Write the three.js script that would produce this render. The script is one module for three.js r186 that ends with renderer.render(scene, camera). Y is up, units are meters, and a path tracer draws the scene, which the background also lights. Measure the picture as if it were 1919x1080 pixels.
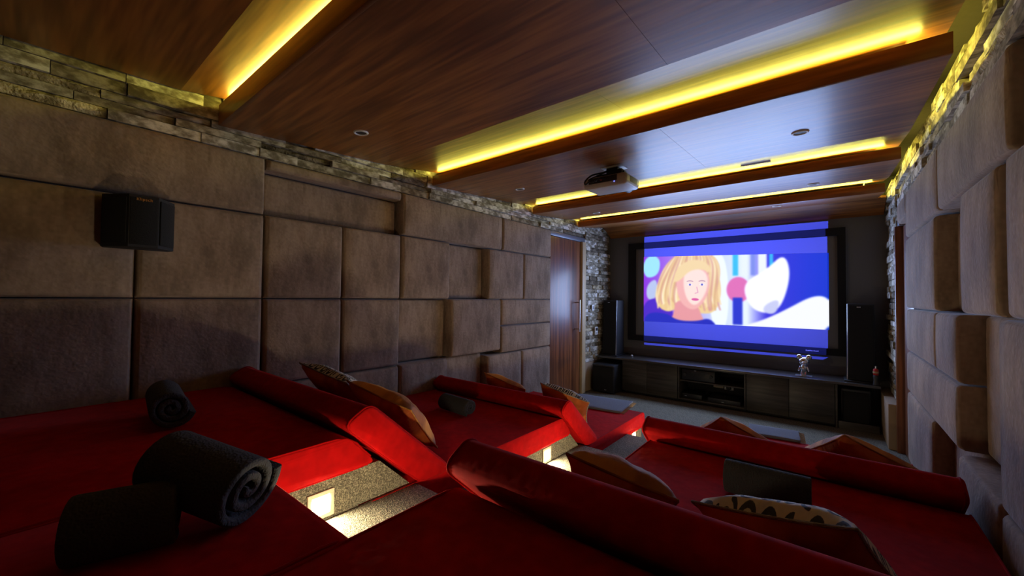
import * as THREE from 'three';
import { mergeGeometries, mergeVertices, toCreasedNormals } from 'three/addons/utils/BufferGeometryUtils.js';
import { RectAreaLightUniformsLib } from 'three/addons/lights/RectAreaLightUniformsLib.js';
import { FontLoader } from 'three/addons/loaders/FontLoader.js';
import { TextGeometry } from 'three/addons/geometries/TextGeometry.js';

RectAreaLightUniformsLib.init();
const scene = new THREE.Scene();
scene.background = new THREE.Color(0x000000);
// ---------------------------------------------------------------- camera
const camera = new THREE.PerspectiveCamera(71.87, 1919 / 1080, 0.05, 60);
camera.position.set(2.64, 1.30, 5.68);
camera.quaternion.setFromRotationMatrix(new THREE.Matrix4().makeBasis(
  new THREE.Vector3(0.77863834, 0.01048859, -0.6273853),
  new THREE.Vector3(0.00589559, 0.99969386, 0.02402975),
  new THREE.Vector3(0.62744527, -0.02240928, 0.77833814)));
camera.updateMatrixWorld();
// ---------------------------------------------------------------- lights (large ones; lamp lights are in their builders)
const renderer = new THREE.WebGLRenderer();
renderer.toneMapping = THREE.LinearToneMapping;
renderer.toneMappingExposure = 1.15;
renderer.shadowMap.enabled = true;
const LED = { color: [0.94, 0.84, 0.12], strip: 1.0, edge: 1.5 };      // cove light strips
const STEP = { color: [1.0, 0.84, 0.55], power: 520 };                // step lights
const SCREEN = { glow: 0.9, area: 7.5, color: [0.38, 0.56, 1.0] };   // picture on the screen
const BEAM = { color: [0.07, 0.10, 1.0], power: 125 };                // projector beam

function areaLight(color, intensity, w, h, pos, dir, parent = scene) {
  const l = new THREE.RectAreaLight(new THREE.Color().setRGB(...color), intensity, w, h);
  l.position.set(...pos); l.lookAt(pos[0] + dir[0], pos[1] + dir[1], pos[2] + dir[2]);
  l.name = 'area_light'; parent.add(l); return l;
}

// ---------------------------------------------------------------- helpers
let seed = 12345;
const rnd = () => { seed = (seed * 1664525 + 1013904223) >>> 0; return seed / 4294967296; };
const rr = (a, b) => a + (b - a) * rnd();
const names = {};
function numbered(n) { const k = names[n] = (names[n] ?? -1) + 1; return k ? `${n}_${String(k).padStart(3, '0')}` : n; }
function setup(o) { o.castShadow = true; o.receiveShadow = true; return o; }
function thing(name, label, category, pos = [0, 0, 0], group) {
  const o = new THREE.Group(); o.name = numbered(name); o.position.set(...pos);
  o.userData = { label, category }; if (group) o.userData.group = group;
  scene.add(o); return o;
}
function single(name, geo, mat, label, category, group) {
  const o = setup(new THREE.Mesh(geo, mat)); o.name = numbered(name);
  o.userData = { label, category }; if (group) o.userData.group = group;
  scene.add(o); return o;
}
function struct(name, label) { const o = new THREE.Group(); o.name = name; o.userData = { kind: 'structure', label, category: name.split('_')[0] }; scene.add(o); return o; }
function part(name, geo, mat, parent, pos, rot) {
  const o = setup(new THREE.Mesh(geo, mat)); o.name = name;
  if (pos) o.position.set(...pos); if (rot) o.rotation.set(...rot);
  parent.add(o); return o;
}
// uv in metres, by the way each face points
function boxUV(g, crease = 0.6) {
  g = g.index ? g.toNonIndexed() : g;
  g = toCreasedNormals(g, crease);
  const p = g.attributes.position, n = g.attributes.normal, uv = new Float32Array(p.count * 2);
  const a = new THREE.Vector3(), b = new THREE.Vector3(), c = new THREE.Vector3(), f = new THREE.Vector3();
  for (let i = 0; i < p.count; i += 3) {
    a.fromBufferAttribute(p, i); b.fromBufferAttribute(p, i + 1); c.fromBufferAttribute(p, i + 2);
    f.copy(b).sub(a).cross(c.clone().sub(a));
    const x = Math.abs(f.x), y = Math.abs(f.y), z = Math.abs(f.z);
    for (let k = 0; k < 3; k++) {
      const v = [a, b, c][k];
      const [s, t] = y >= x && y >= z ? [v.x, v.z] : z >= x ? [v.x, v.y] : [v.z, v.y];
      uv[(i + k) * 2] = s; uv[(i + k) * 2 + 1] = t;
    }
  }
  g.setAttribute('uv', new THREE.BufferAttribute(uv, 2));
  return g;
}
function box(x0, x1, y0, y1, z0, z1, r = 0.003) {
  const w = x1 - x0, h = y1 - y0, d = z1 - z0;
  return boxUV(softBox(w, h, d, Math.min(r, w * 0.4, h * 0.4, d * 0.4), 1, r > 0.006 ? 3 : 1).translate((x0 + x1) / 2, (y0 + y1) / 2, (z0 + z1) / 2), r > 0.006 ? 1.2 : 0.5);
}
// box with rounded edges: n spans on the flat of each face, m on each round
function softBox(w, h, d, r, n = 1, m = 2) {
  const line = (L) => { const H = L / 2, a = []; for (let i = 0; i < m; i++) a.push(-H + r * (1 - Math.cos(i / m * Math.PI / 2))); for (let i = 0; i <= n; i++) a.push(-H + r + (L - 2 * r) * i / n); for (let i = m - 1; i >= 0; i--) a.push(H - r * (1 - Math.cos(i / m * Math.PI / 2))); return a; };
  const X = line(w), Y = line(h), Z = line(d), s = X.length - 1;
  let g = new THREE.BoxGeometry(s, s, s, s, s, s);
  g.deleteAttribute('uv'); g.deleteAttribute('normal'); g = mergeVertices(g, 1e-3);
  const p = g.attributes.position, v = new THREE.Vector3(), q = new THREE.Vector3(), H = [w / 2 - r, h / 2 - r, d / 2 - r];
  for (let i = 0; i < p.count; i++) {
    v.set(X[Math.round(p.getX(i) + s / 2)], Y[Math.round(p.getY(i) + s / 2)], Z[Math.round(p.getZ(i) + s / 2)]);
    q.set(THREE.MathUtils.clamp(v.x, -H[0], H[0]), THREE.MathUtils.clamp(v.y, -H[1], H[1]), THREE.MathUtils.clamp(v.z, -H[2], H[2]));
    v.sub(q); if (v.lengthSq() > 1e-14) v.normalize().multiplyScalar(r); v.add(q);
    p.setXYZ(i, v.x, v.y, v.z);
  }
  return g;
}
// outline in (z, y) drawn along x from x0 to x1, its corners rounded
function roundedShape(pts, rads) {
  const s = new THREE.Shape(), n = pts.length, V = pts.map(([z, y]) => new THREE.Vector2(-z, y));
  for (let i = 0; i < n; i++) {
    const p = V[i], a = V[(i + n - 1) % n], b = V[(i + 1) % n], r = Array.isArray(rads) ? rads[i] : rads;
    const ta = a.clone().sub(p).normalize().multiplyScalar(r).add(p), tb = b.clone().sub(p).normalize().multiplyScalar(r).add(p);
    if (!i) s.moveTo(ta.x, ta.y); else s.lineTo(ta.x, ta.y);
    if (r > 0) s.quadraticCurveTo(p.x, p.y, tb.x, tb.y);
  }
  s.closePath(); return s;
}
const outline = (pts, R) => { const a = roundedShape(pts, R).getSpacedPoints(72); a.pop(); return a.map((p) => [p.y, -p.x]); };
function alongX(pts, rads, x0, x1, bevel = 0, crease = 0.5) {      // convex outlines only
  let P = [];
  for (const p of roundedShape(pts, rads).getPoints(7)) { const q = P[P.length - 1]; if (!q || Math.hypot(q[0] - p.y, q[1] + p.x) > 1e-4) P.push([p.y, -p.x]); }
  if (Math.hypot(P[0][0] - P[P.length - 1][0], P[0][1] - P[P.length - 1][1]) < 1e-4) P.pop();
  const n = P.length, cy = P.reduce((a, p) => a + p[0], 0) / n, cz = P.reduce((a, p) => a + p[1], 0) / n;
  const N = P.map((p, i) => { const a = P[(i + n - 1) % n], b = P[(i + 1) % n], u = [p[0] - a[0], p[1] - a[1]], v = [b[0] - p[0], b[1] - p[1]], lu = Math.hypot(...u), lv = Math.hypot(...v); let m = [u[1] / lu + v[1] / lv, -u[0] / lu - v[0] / lv]; const l = Math.hypot(...m) || 1; m = [m[0] / l, m[1] / l]; return m[0] * (cy - p[0]) + m[1] * (cz - p[1]) > 0 ? m : [-m[0], -m[1]]; });   // inward
  const rings = [], K = bevel > 0 ? 4 : 0;
  for (let k = 0; k <= K; k++) { const t = K ? k / K * Math.PI / 2 : 0; rings.push([x0 + bevel * (1 - Math.sin(t)), bevel * (1 - Math.cos(t))]); }
  const R = [...rings, ...rings.map(([x, e]) => [x0 + x1 - x, e])];
  R.sort((a, b) => a[0] - b[0]);
  const pos = [], idx = [];
  for (const [x, e] of R) { const ins = e; P.forEach((p, i) => pos.push(x, p[0] + N[i][0] * ins, p[1] + N[i][1] * ins)); }
  for (let r = 0; r + 1 < R.length; r++) for (let i = 0; i < n; i++) { const a = r * n + i, b = r * n + (i + 1) % n; idx.push(a, b, a + n, b, b + n, a + n); }
  const c0 = pos.length / 3; pos.push(R[0][0], cy, cz, R[R.length - 1][0], cy, cz);
  for (let i = 0; i < n; i++) { const q = (i + 1) % n, L = (R.length - 1) * n; idx.push(c0, q, i, c0 + 1, L + i, L + q); }
  const g = new THREE.BufferGeometry(); g.setAttribute('position', new THREE.Float32BufferAttribute(pos, 3)); g.setIndex(idx);
  // outward winding
  const v = new THREE.Vector3(), A = new THREE.Vector3(), B = new THREE.Vector3(), C = new THREE.Vector3(); let vol = 0;
  for (let i = 0; i < idx.length; i += 3) { A.fromArray(pos, idx[i] * 3); B.fromArray(pos, idx[i + 1] * 3); C.fromArray(pos, idx[i + 2] * 3); vol += A.dot(v.copy(B).cross(C)); }
  if (vol < 0) { for (let i = 0; i < idx.length; i += 3) { const t = idx[i]; idx[i] = idx[i + 1]; idx[i + 1] = t; } g.setIndex(idx); }
  return boxUV(g, crease);
}
function tube(points, r, seg = 24, closed = false, rad = 6) {
  return new THREE.TubeGeometry(new THREE.CatmullRomCurve3(points.map((p) => new THREE.Vector3(...p)), closed, 'centripetal'), seg, r, rad, closed);
}
const merged = (a) => mergeGeometries(a.map((g) => { g = g.index ? g.toNonIndexed() : g; for (const k of Object.keys(g.attributes)) if (!['position', 'normal', 'uv'].includes(k)) g.deleteAttribute(k); return g; }));

// ---------------------------------------------------------------- textures
function lattice(n, s0) { let s = s0 >>> 0; const a = new Float32Array(n * n); for (let i = 0; i < n * n; i++) { s = (s * 1664525 + 1013904223) >>> 0; a[i] = s / 4294967296; } return a; }
function noise2(seedN) {
  const N = 64, a = lattice(N, seedN);
  return (x, y, px, py) => {           // tiles with period px, py
    const xi = Math.floor(x), yi = Math.floor(y), fx = x - xi, fy = y - yi, u = fx * fx * (3 - 2 * fx), v = fy * fy * (3 - 2 * fy);
    const g = (i, j) => a[(((j % py) + py) % py % N) * N + (((i % px) + px) % px % N)];
    return (g(xi, yi) * (1 - u) + g(xi + 1, yi) * u) * (1 - v) + (g(xi, yi + 1) * (1 - u) + g(xi + 1, yi + 1) * u) * v;
  };
}
function tex(W, H, fn, srgb, rep = [1, 1]) {
  const d = new Uint8Array(W * H * 4);
  for (let y = 0; y < H; y++) for (let x = 0; x < W; x++) { const c = fn(x / W, y / H, x, y), i = (y * W + x) * 4; for (let k = 0; k < 3; k++) d[i + k] = Math.max(0, Math.min(255, 255 * (c.length ? c[k] : c))); d[i + 3] = 255; }
  const t = new THREE.DataTexture(d, W, H); t.wrapS = t.wrapT = THREE.RepeatWrapping; t.magFilter = THREE.LinearFilter; t.minFilter = THREE.LinearMipmapLinearFilter; t.generateMipmaps = true;
  t.repeat.set(...rep); if (srgb) t.colorSpace = THREE.SRGBColorSpace; t.needsUpdate = true; return t;
}
const nA = noise2(7), nB = noise2(99), nC = noise2(1234);
const fbm = (n, u, v, fx, fy, oct) => { let s = 0, a = 0.5, t = 0; for (let o = 0; o < oct; o++) { s += a * n(u * fx, v * fy, fx, fy); t += a; a *= 0.55; fx *= 2; fy *= 2; } return s / t; };
const lerp3 = (a, b, t) => a.map((x, i) => x + (b[i] - x) * t);
const step = (a, b, x) => { const t = Math.max(0, Math.min(1, (x - a) / (b - a))); return t * t * (3 - 2 * t); };
// wood: grain along u
const woodTone = (u, v) => 0.5 * fbm(nA, u, v, 3, 40, 3) + 0.3 * fbm(nB, u, v, 8, 60, 2) + 0.35 * fbm(nC, u, v, 2, 4, 3);
const woodMap = tex(512, 512, (u, v) => lerp3([0.40, 0.23, 0.095], [0.66, 0.42, 0.19], step(0.25, 0.85, woodTone(u, v))), true, [0.6, 0.9]);
const woodBump = tex(512, 512, (u, v) => 0.6 * fbm(nA, u, v, 4, 60, 2) + 0.4 * fbm(nB, u, v, 3, 6, 3), false, [0.6, 0.9]);
const doorMap = tex(512, 512, (u, v) => lerp3([0.30, 0.16, 0.085], [0.56, 0.34, 0.19], step(0.25, 0.8, woodTone(v, u) * 0.75 + 0.25 * nA(u * 40, v, 40, 1))), true, [1.1, 0.6]);
const greyWoodMap = tex(512, 512, (u, v) => lerp3([0.185, 0.17, 0.155], [0.30, 0.28, 0.255], step(0.25, 0.8, woodTone(u, v))), true, [0.8, 1.2]);
const suedeMap = tex(512, 512, (u, v) => lerp3([0.46, 0.385, 0.315], [0.64, 0.555, 0.475], step(0.2, 0.8, 0.55 * fbm(nA, u, v, 5, 3, 4) + 0.3 * fbm(nB, u, v, 40, 8, 3) + 0.15 * nC(u * 60, v * 60, 60, 60))), true, [1.3, 1.3]);
const suedeBump = tex(512, 512, (u, v) => 0.7 * fbm(nA, u, v, 4, 3, 3) + 0.3 * fbm(nC, u, v, 50, 50, 2), false, [1.7, 1.7]);
const velvetMap = tex(512, 512, (u, v) => lerp3([0.57, 0.008, 0.012], [0.74, 0.028, 0.030], step(0.2, 0.8, 0.7 * fbm(nB, u, v, 3, 4, 4) + 0.3 * fbm(nC, u, v, 40, 40, 2))), true, [1, 1]);
const velvetBump = tex(512, 512, (u, v) => 0.85 * fbm(nB, u, v, 3, 2, 3) + 0.15 * fbm(nA, u, v, 50, 50, 2), false, [0.9, 0.9]);
const carpetMap = tex(512, 512, (u, v, x, y) => lerp3([0.32, 0.30, 0.245], [0.60, 0.57, 0.475], step(0.25, 0.8, 0.75 * nA(u * 64, v * 64, 64, 64) + 0.25 * nC(u * 23, v * 23, 23, 23))), true, [7, 7]);
const carpetBump = tex(512, 512, (u, v) => 0.7 * nA(u * 64, v * 64, 64, 64) + 0.3 * nB(u * 63, v * 63, 63, 63), false, [7, 7]);
const grain = tex(256, 256, (u, v) => fbm(nB, u, v, 16, 16, 4), false, [3, 3]);
const stoneBump = tex(512, 512, (u, v) => 0.6 * fbm(nA, u, v, 14, 14, 5) + 0.4 * fbm(nC, u, v, 50, 50, 2), false, [2.5, 2.5]);
const stoneVar = tex(512, 512, (u, v) => lerp3([0.55, 0.52, 0.46], [1, 1, 1], step(0.25, 0.75, fbm(nB, u, v, 10, 16, 5))), true, [2.2, 2.2]);
const towelBump = tex(256, 256, (u, v) => 0.6 * nA(u * 64, v * 64, 64, 64) + 0.4 * fbm(nC, u, v, 6, 6, 3), false, [5, 5]);

const std = (o) => new THREE.MeshStandardMaterial(o), phys = (o) => new THREE.MeshPhysicalMaterial(o);
const rgb = (r, g, b) => new THREE.Color().setRGB(r, g, b);
const M = {
  wood: phys({ map: woodMap, bumpMap: woodBump, bumpScale: 0.0006, roughness: 0.45, specularIntensity: 0.6, clearcoat: 0.3, clearcoatRoughness: 0.25 }),
  door: phys({ map: doorMap, roughness: 0.4, clearcoat: 0.3, clearcoatRoughness: 0.25 }),
  jamb: std({ color: rgb(0.50, 0.38, 0.22), bumpMap: grain, bumpScale: 0.001, roughness: 0.5 }),
  greyWood: std({ map: greyWoodMap, roughness: 0.5 }),
  worktop: phys({ map: greyWoodMap, color: rgb(1.25, 1.25, 1.3), roughness: 0.3, clearcoat: 0.8, clearcoatRoughness: 0.25 }),
  suede: phys({ map: suedeMap, bumpMap: suedeBump, bumpScale: 0.004, roughness: 0.9, sheen: 0.9, sheenRoughness: 0.4, sheenColor: rgb(0.8, 0.8, 0.8) }),
  velvet: phys({ map: velvetMap, bumpMap: velvetBump, bumpScale: 0.006, roughness: 0.95, specularIntensity: 0.25, sheen: 0.3, sheenRoughness: 0.45, sheenColor: rgb(0.8, 0.08, 0.06) }),
  carpet: std({ map: carpetMap, bumpMap: carpetBump, bumpScale: 0.004, roughness: 1 }),
  paint: std({ color: rgb(0.135, 0.135, 0.14), bumpMap: grain, bumpScale: 0.001, roughness: 0.85 }),
  plaster: std({ color: rgb(0.30, 0.21, 0.13), bumpMap: grain, bumpScale: 0.002, roughness: 0.9 }),
  backing: std({ color: rgb(0.10, 0.085, 0.07), bumpMap: grain, bumpScale: 0.002, roughness: 0.95 }),
  grey: std({ color: rgb(0.20, 0.21, 0.24), roughness: 0.4, metalness: 0.5 }),
  black: std({ color: rgb(0.012, 0.012, 0.014), roughness: 0.45 }),
  blackMatt: std({ color: rgb(0.014, 0.014, 0.016), roughness: 0.8, bumpMap: grain, bumpScale: 0.0005 }),
  cloth: std({ color: rgb(0.010, 0.010, 0.011), roughness: 1, bumpMap: towelBump, bumpScale: 0.001 }),
  charcoal: std({ color: rgb(0.03, 0.03, 0.032), roughness: 0.6 }),
  silver: std({ color: rgb(0.62, 0.63, 0.66), roughness: 0.3, metalness: 1 }),
  chrome: std({ color: rgb(0.85, 0.86, 0.88), roughness: 0.08, metalness: 1 }),
  copper: std({ color: rgb(0.72, 0.42, 0.20), roughness: 0.35, metalness: 1 }),
  white: std({ color: rgb(0.72, 0.71, 0.68), roughness: 0.5 }),
  cream: std({ color: rgb(0.62, 0.54, 0.38), roughness: 0.55 }),
  projector: std({ color: rgb(0.60, 0.59, 0.575), roughness: 0.4 }),
  dark: std({ color: rgb(0.03, 0.03, 0.03), roughness: 0.6 }),
  towel: std({ color: rgb(0.040, 0.040, 0.042), roughness: 1, bumpMap: towelBump, bumpScale: 0.003 }),
  blanket: std({ color: rgb(0.16, 0.165, 0.19), roughness: 1, bumpMap: towelBump, bumpScale: 0.003 }),
  amberFringe: std({ color: rgb(0.42, 0.30, 0.16), roughness: 1 }),
  red: std({ color: rgb(0.5, 0.02, 0.015), roughness: 0.4 }),
  glassLens: phys({ color: rgb(0.9, 0.95, 1), roughness: 0.05, transmission: 1, thickness: 0 }),
};
const stoneMats = [[0.70, 0.66, 0.56], [0.48, 0.44, 0.35], [0.34, 0.29, 0.21], [0.56, 0.48, 0.32], [0.22, 0.18, 0.125], [0.78, 0.75, 0.68]].map((c, i) => std({ map: stoneVar, color: rgb(...c), bumpMap: stoneBump, bumpScale: i === 3 || i === 4 ? 0.010 : 0.002, roughness: 0.95 }));

// ================================================================ SETTING
const XR = 3.065;          // face of the padded panels on the right; the left ones face x = 0
const floor = struct('floor', 'dark carpeted floor with stepped platforms and a centre aisle');
part('floor_slab', box(-0.3, 3.4, -0.15, 0, -0.15, 7.4), M.carpet, floor);
for (const [x0, x1, y1, z0, z1, nm] of [
  [0.0, 1.25, 0.655, 4.86, 7.2, 'platform'], [1.85, XR, 0.655, 4.86, 7.2, 'platform'], [1.252, 1.848, 0.655, 5.215, 7.2, 'platform'],
  [0.0, 1.25, 0.385, 3.40, 4.858, 'platform'], [1.85, XR, 0.385, 3.40, 4.858, 'platform'],
  [0.0, 1.25, 0.115, 2.02, 3.398, 'platform'], [1.85, XR, 0.115, 2.02, 3.398, 'platform'],
  [1.252, 1.848, 0.512, 4.61, 5.213, 'stair_tread'], [1.252, 1.848, 0.39, 3.90, 4.608, 'stair_tread'], [1.252, 1.848, 0.27, 3.18, 3.898, 'stair_tread'], [1.252, 1.848, 0.14, 2.39, 3.178, 'stair_tread'],
]) part(nm, box(x0, x1, 0, y1, z0, z1, 0.002), M.carpet, floor);
for (const [x0, x1] of [[0.02, 1.25], [1.85, 3.04]]) for (const [dz, dy] of [[0, 0], [-1.455, -0.27]]) part('platform_wedge', alongX([[4.8595 + dz, 0.514 + dy], [4.63 + dz, 0.514 + dy], [4.775 + dz, 0.652 + dy], [4.8595 + dz, 0.652 + dy]], 0.004, x0, x1, 0, 0.4), M.carpet, floor);

const wallFront = struct('wall_front', 'dark grey painted wall behind the projection screen');
part('wall_slab', box(-0.3, 3.4, 0, 2.6, -0.15, 0), M.paint, wallFront);
const wallRear = struct('wall_rear', 'plain dark wall at the back of the room');
part('wall_slab', box(-0.3, 3.4, 0, 2.6, 7.2, 7.35), M.backing, wallRear);
const wallLeft = struct('wall_left', 'wall of brown suede padded panels under a band of split stone');
part('wall_slab', box(-0.3, -0.13, 0, 2.6, 0, 7.2), M.backing, wallLeft);
const wallRight = struct('wall_right', 'wall of suede padded panels under a band of split stone');
part('wall_slab', box(XR + 0.13, XR + 0.3, 0, 2.6, 0, 7.2), M.backing, wallRight);

// padded panels: [z0, z1, y0, y1, recessed]
function padGeo(w, h, d, k) {          // lies in the (z, y) plane, faces +x, back at x = 0
  const r = Math.min(0.022, d * 0.7), line = (L) => { const a = [0, 0.06, 0.2, 0.45, 0.75, 1].map((t) => t * r), n = Math.max(4, Math.round(L / 0.07)); for (let i = 1; i < n; i++) a.push(r + (L - 2 * r) * i / n); return a.concat([1, 0.75, 0.45, 0.2, 0.06, 0].map((t) => L - t * r)); };
  const U = line(w), V = line(h), pos = [], idx = [], nu = U.length, nv = V.length;
  const round = (e) => (e >= r ? 0 : r - Math.sqrt(Math.max(0, r * r - (r - e) * (r - e))));
  for (let j = 0; j < nv; j++) for (let i = 0; i < nu; i++) {
    const u = U[i], v = V[j], e1 = Math.min(u, w - u), e2 = Math.min(v, h - v);
    const dome = 0.007 * Math.min(1, e1 / 0.12) * Math.min(1, e2 / 0.12) * (2 - Math.min(1, e1 / 0.12)) ;
    const wr = 0.005 * (fbm(nC, (u + k * 0.37) / 2, (v + k * 0.11) / 2, 7, 5, 3) - 0.5) * Math.min(1, Math.min(e1, e2) / 0.05);
    pos.push(Math.max(0.004, d - 0.007 - Math.min(r, round(e1) + round(e2)) + dome + wr), v - h / 2, w / 2 - u);
  }
  for (let j = 0; j < nv - 1; j++) for (let i = 0; i < nu - 1; i++) { const a = j * nu + i; idx.push(a, a + 1, a + nu, a + 1, a + nu + 1, a + nu); }
  const rim = []; for (let i = 0; i < nu; i++) rim.push(i); for (let j = 1; j < nv; j++) rim.push(j * nu + nu - 1); for (let i = nu - 2; i >= 0; i--) rim.push((nv - 1) * nu + i); for (let j = nv - 2; j > 0; j--) rim.push(j * nu);
  const b0 = pos.length / 3; for (const q of rim) pos.push(0, pos[q * 3 + 1], pos[q * 3 + 2]);
  for (let q = 0; q < rim.length; q++) { const q2 = (q + 1) % rim.length; idx.push(rim[q], b0 + q, rim[q2], rim[q2], b0 + q, b0 + q2); }
  const g = new THREE.BufferGeometry(); g.setAttribute('position', new THREE.Float32BufferAttribute(pos, 3)); g.setIndex(idx);
  return boxUV(g, 1.0);
}
let padN = 0;
function pad(parent, side, z0, z1, y0, y1, rec = 0) {
  const gap = 0.0015, w = z1 - z0 - gap * 2, h = y1 - y0 - gap * 2, d = rec ? 0.045 : 0.13;
  const g = padGeo(w, h, d, ++padN); if (side > 0) g.rotateY(Math.PI);
  const o = part('padded_panel', g, M.suede, parent, [side < 0 ? -0.13 : XR + 0.13, (y0 + y1) / 2, (z0 + z1) / 2]);
  o.name = 'padded_panel'; return o;
}
for (const a of [
  [4.765, 6.4, 1.782, 2.12], [5.327, 6.4, 1.276, 1.775], [4.765, 5.323, 1.276, 1.775], [5.327, 6.4, 0.66, 1.274], [4.765, 5.323, 0.66, 1.274], [6.405, 7.19, 0.66, 1.45], [6.405, 7.19, 1.455, 2.12],
  [3.792, 4.757, 2.055, 2.12], [3.792, 4.757, 1.785, 2.05, 1], [4.272, 4.757, 1.276, 1.778], [3.795, 4.266, 1.276, 1.778], [4.272, 4.757, 0.755, 1.272], [3.795, 4.266, 0.755, 1.272], [4.272, 4.757, 0.39, 0.75], [3.795, 4.266, 0.39, 0.75],
  [2.56, 3.78, 1.785, 2.12], [1.645, 2.55, 1.785, 2.12], [3.275, 3.78, 1.276, 1.778], [2.77, 3.27, 1.276, 1.778, 1], [2.19, 2.764, 1.276, 1.778], [1.645, 2.184, 1.276, 1.778],
  [3.256, 3.785, 0.76, 1.272, 1], [2.57, 3.25, 0.755, 1.275], [1.645, 2.56, 1.005, 1.275], [1.645, 2.56, 0.722, 0.998], [3.29, 3.785, 0.12, 0.752], [2.77, 3.284, 0.12, 0.745, 1], [2.212, 2.764, 0.12, 0.715], [1.645, 2.206, 0.12, 0.715],
]) pad(wallLeft, -1, ...a);
for (const a of [
  [2.665, 3.745, 1.775, 2.12], [1.49, 2.658, 1.775, 2.12], [1.49, 2.56, 1.247, 1.768], [2.563, 3.118, 1.247, 1.768, 1], [3.122, 3.61, 1.247, 1.768], [3.614, 3.70, 1.247, 1.768, 1], [3.704, 4.9, 1.247, 1.768], [3.75, 4.9, 1.775, 2.12, 1],
  [1.49, 2.55, 0.932, 1.242], [2.557, 3.03, 0.932, 1.242], [1.49, 3.03, 0.636, 0.926], [3.035, 3.60, 0.636, 1.242, 1], [3.61, 4.9, 0.61, 1.242],
  [1.49, 2.44, 0.12, 0.63], [2.445, 3.03, 0.12, 0.63, 1], [3.035, 3.60, 0.39, 0.625], [3.61, 4.9, 0.39, 0.605], [1.0, 1.485, 1.95, 2.12], [4.905, 7.19, 0.66, 1.40], [4.905, 7.19, 1.405, 2.12],
]) pad(wallRight, 1, ...a);

// split-face stones: rough blocks of unequal length and depth, each a part of its wall
const stoneGeos = [];
for (let v = 0; v < 10; v++) {
  const rough = v % 2 ? 0.10 : 0.015, g = new THREE.BoxGeometry(1, 1, 1, 1, 3, 8); g.deleteAttribute('uv'); g.deleteAttribute('normal');
  const m = mergeVertices(g), p = m.attributes.position;
  for (let i = 0; i < p.count; i++) if (p.getX(i) > 0.4) { const e = Math.abs(p.getY(i)) > 0.45 || Math.abs(p.getZ(i)) > 0.49; p.setX(i, 0.5 - rough * rnd() - (e ? rough * 0.8 : 0)); }
  m.computeVertexNormals(); stoneGeos.push(m);
}
function stones(parent, side, z0, z1, y0, y1, hMin = 0.038, hMax = 0.06) {
  for (let y = y0; y < y1 - 0.012;) {
    const h = Math.min(rr(hMin, hMax), y1 - y);
    for (let z = z0 - rr(0, 0.12); z < z1;) {
      const len = rr(0.2, 0.55), za = Math.max(z, z0), zb = Math.min(z + len, z1); z += len;
      if (zb - za < 0.02) continue;
      const d = rr(0.098, 0.126), v = Math.floor(rnd() * 5) * 2 + (rnd() < 0.25 ? 1 : 0), k = v % 2 ? 2 + Math.floor(rnd() * 3) : [0, 1, 2, 5, 0, 1, 5][Math.floor(rnd() * 7)];
      const o = setup(new THREE.Mesh(stoneScaled(v, d, h - 0.003, zb - za - 0.003), stoneMats[k]));
      o.name = 'stone'; o.position.set(side < 0 ? -0.13 + d / 2 : XR + 0.13 - d / 2, y + h / 2, (za + zb) / 2); if (side > 0) o.rotation.y = Math.PI; parent.add(o);
    }
    y += h;
  }
}
function stoneScaled(v, d, h, l) { return boxUV(stoneGeos[v].clone().scale(d, h, l).translate(0, (v * 0.137) % 1, (v * 0.219) % 1), 0.7).translate(0, -((v * 0.137) % 1), -((v * 0.219) % 1)); }
stones(wallLeft, -1, 0.79, 6.3, 2.122, 2.43, 0.04, 0.062);
stones(wallLeft, -1, 0.0, 0.77, 0.40, 2.43, 0.042, 0.066);
stones(wallRight, 1, 0.88, 4.7, 2.122, 2.43, 0.04, 0.062);
stones(wallRight, 1, 0.0, 0.87, 0.40, 2.43, 0.042, 0.066);

// doors, jambs, plinths
const door1 = struct('door_1', 'brown wooden door with a long bar handle in the left wall');
part('door_leaf', box(-0.075, -0.03, 0.005, 2.055, 0.885, 1.635, 0.004), M.door, door1);
part('door_header', box(-0.10, -0.02, 2.06, 2.118, 0.78, 1.64, 0.003), M.grey, door1);
const h1 = part('door_handle', merged([tube([[0.035, 1.27, 1.02], [0.035, 0.85, 1.02]], 0.011, 4, false, 10), tube([[-0.03, 1.235, 1.02], [0.035, 1.235, 1.02]], 0.008, 2, false, 8), tube([[-0.03, 0.885, 1.02], [0.035, 0.885, 1.02]], 0.008, 2, false, 8)]), M.silver, door1);
h1.userData.label = 'brushed steel bar handle';
const trim1 = struct('trim_1', 'pale wooden door jamb beside the stone');
part('jamb', box(-0.12, 0.0, 0.0, 2.06, 0.785, 0.88, 0.003), M.jamb, trim1);
const door2 = struct('door_2', 'brown wooden door set in the right wall');
part('door_leaf', box(XR + 0.05, XR + 0.10, 0.005, 1.94, 0.93, 1.46, 0.004), M.door, door2);
part('jamb', box(XR - 0.0, XR + 0.12, 0.0, 1.945, 0.875, 0.925, 0.003), M.door, door2);
part('door_header', box(XR + 0.02, XR + 0.12, 1.945, 2.118, 0.875, 0.995, 0.003), M.grey, door2);
const base1 = struct('baseboard_left', 'plain tan plinth under the stone left of the cabinets');
part('plinth', box(-0.13, -0.03, 0, 0.395, 0.0, 0.775, 0.004), M.plaster, base1);
const base2 = struct('baseboard_right', 'plain tan plinth under the stone right of the cabinets');
part('plinth', box(XR - 0.05, XR + 0.12, 0, 0.395, 0.0, 0.87, 0.004), M.plaster, base2);

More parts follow.
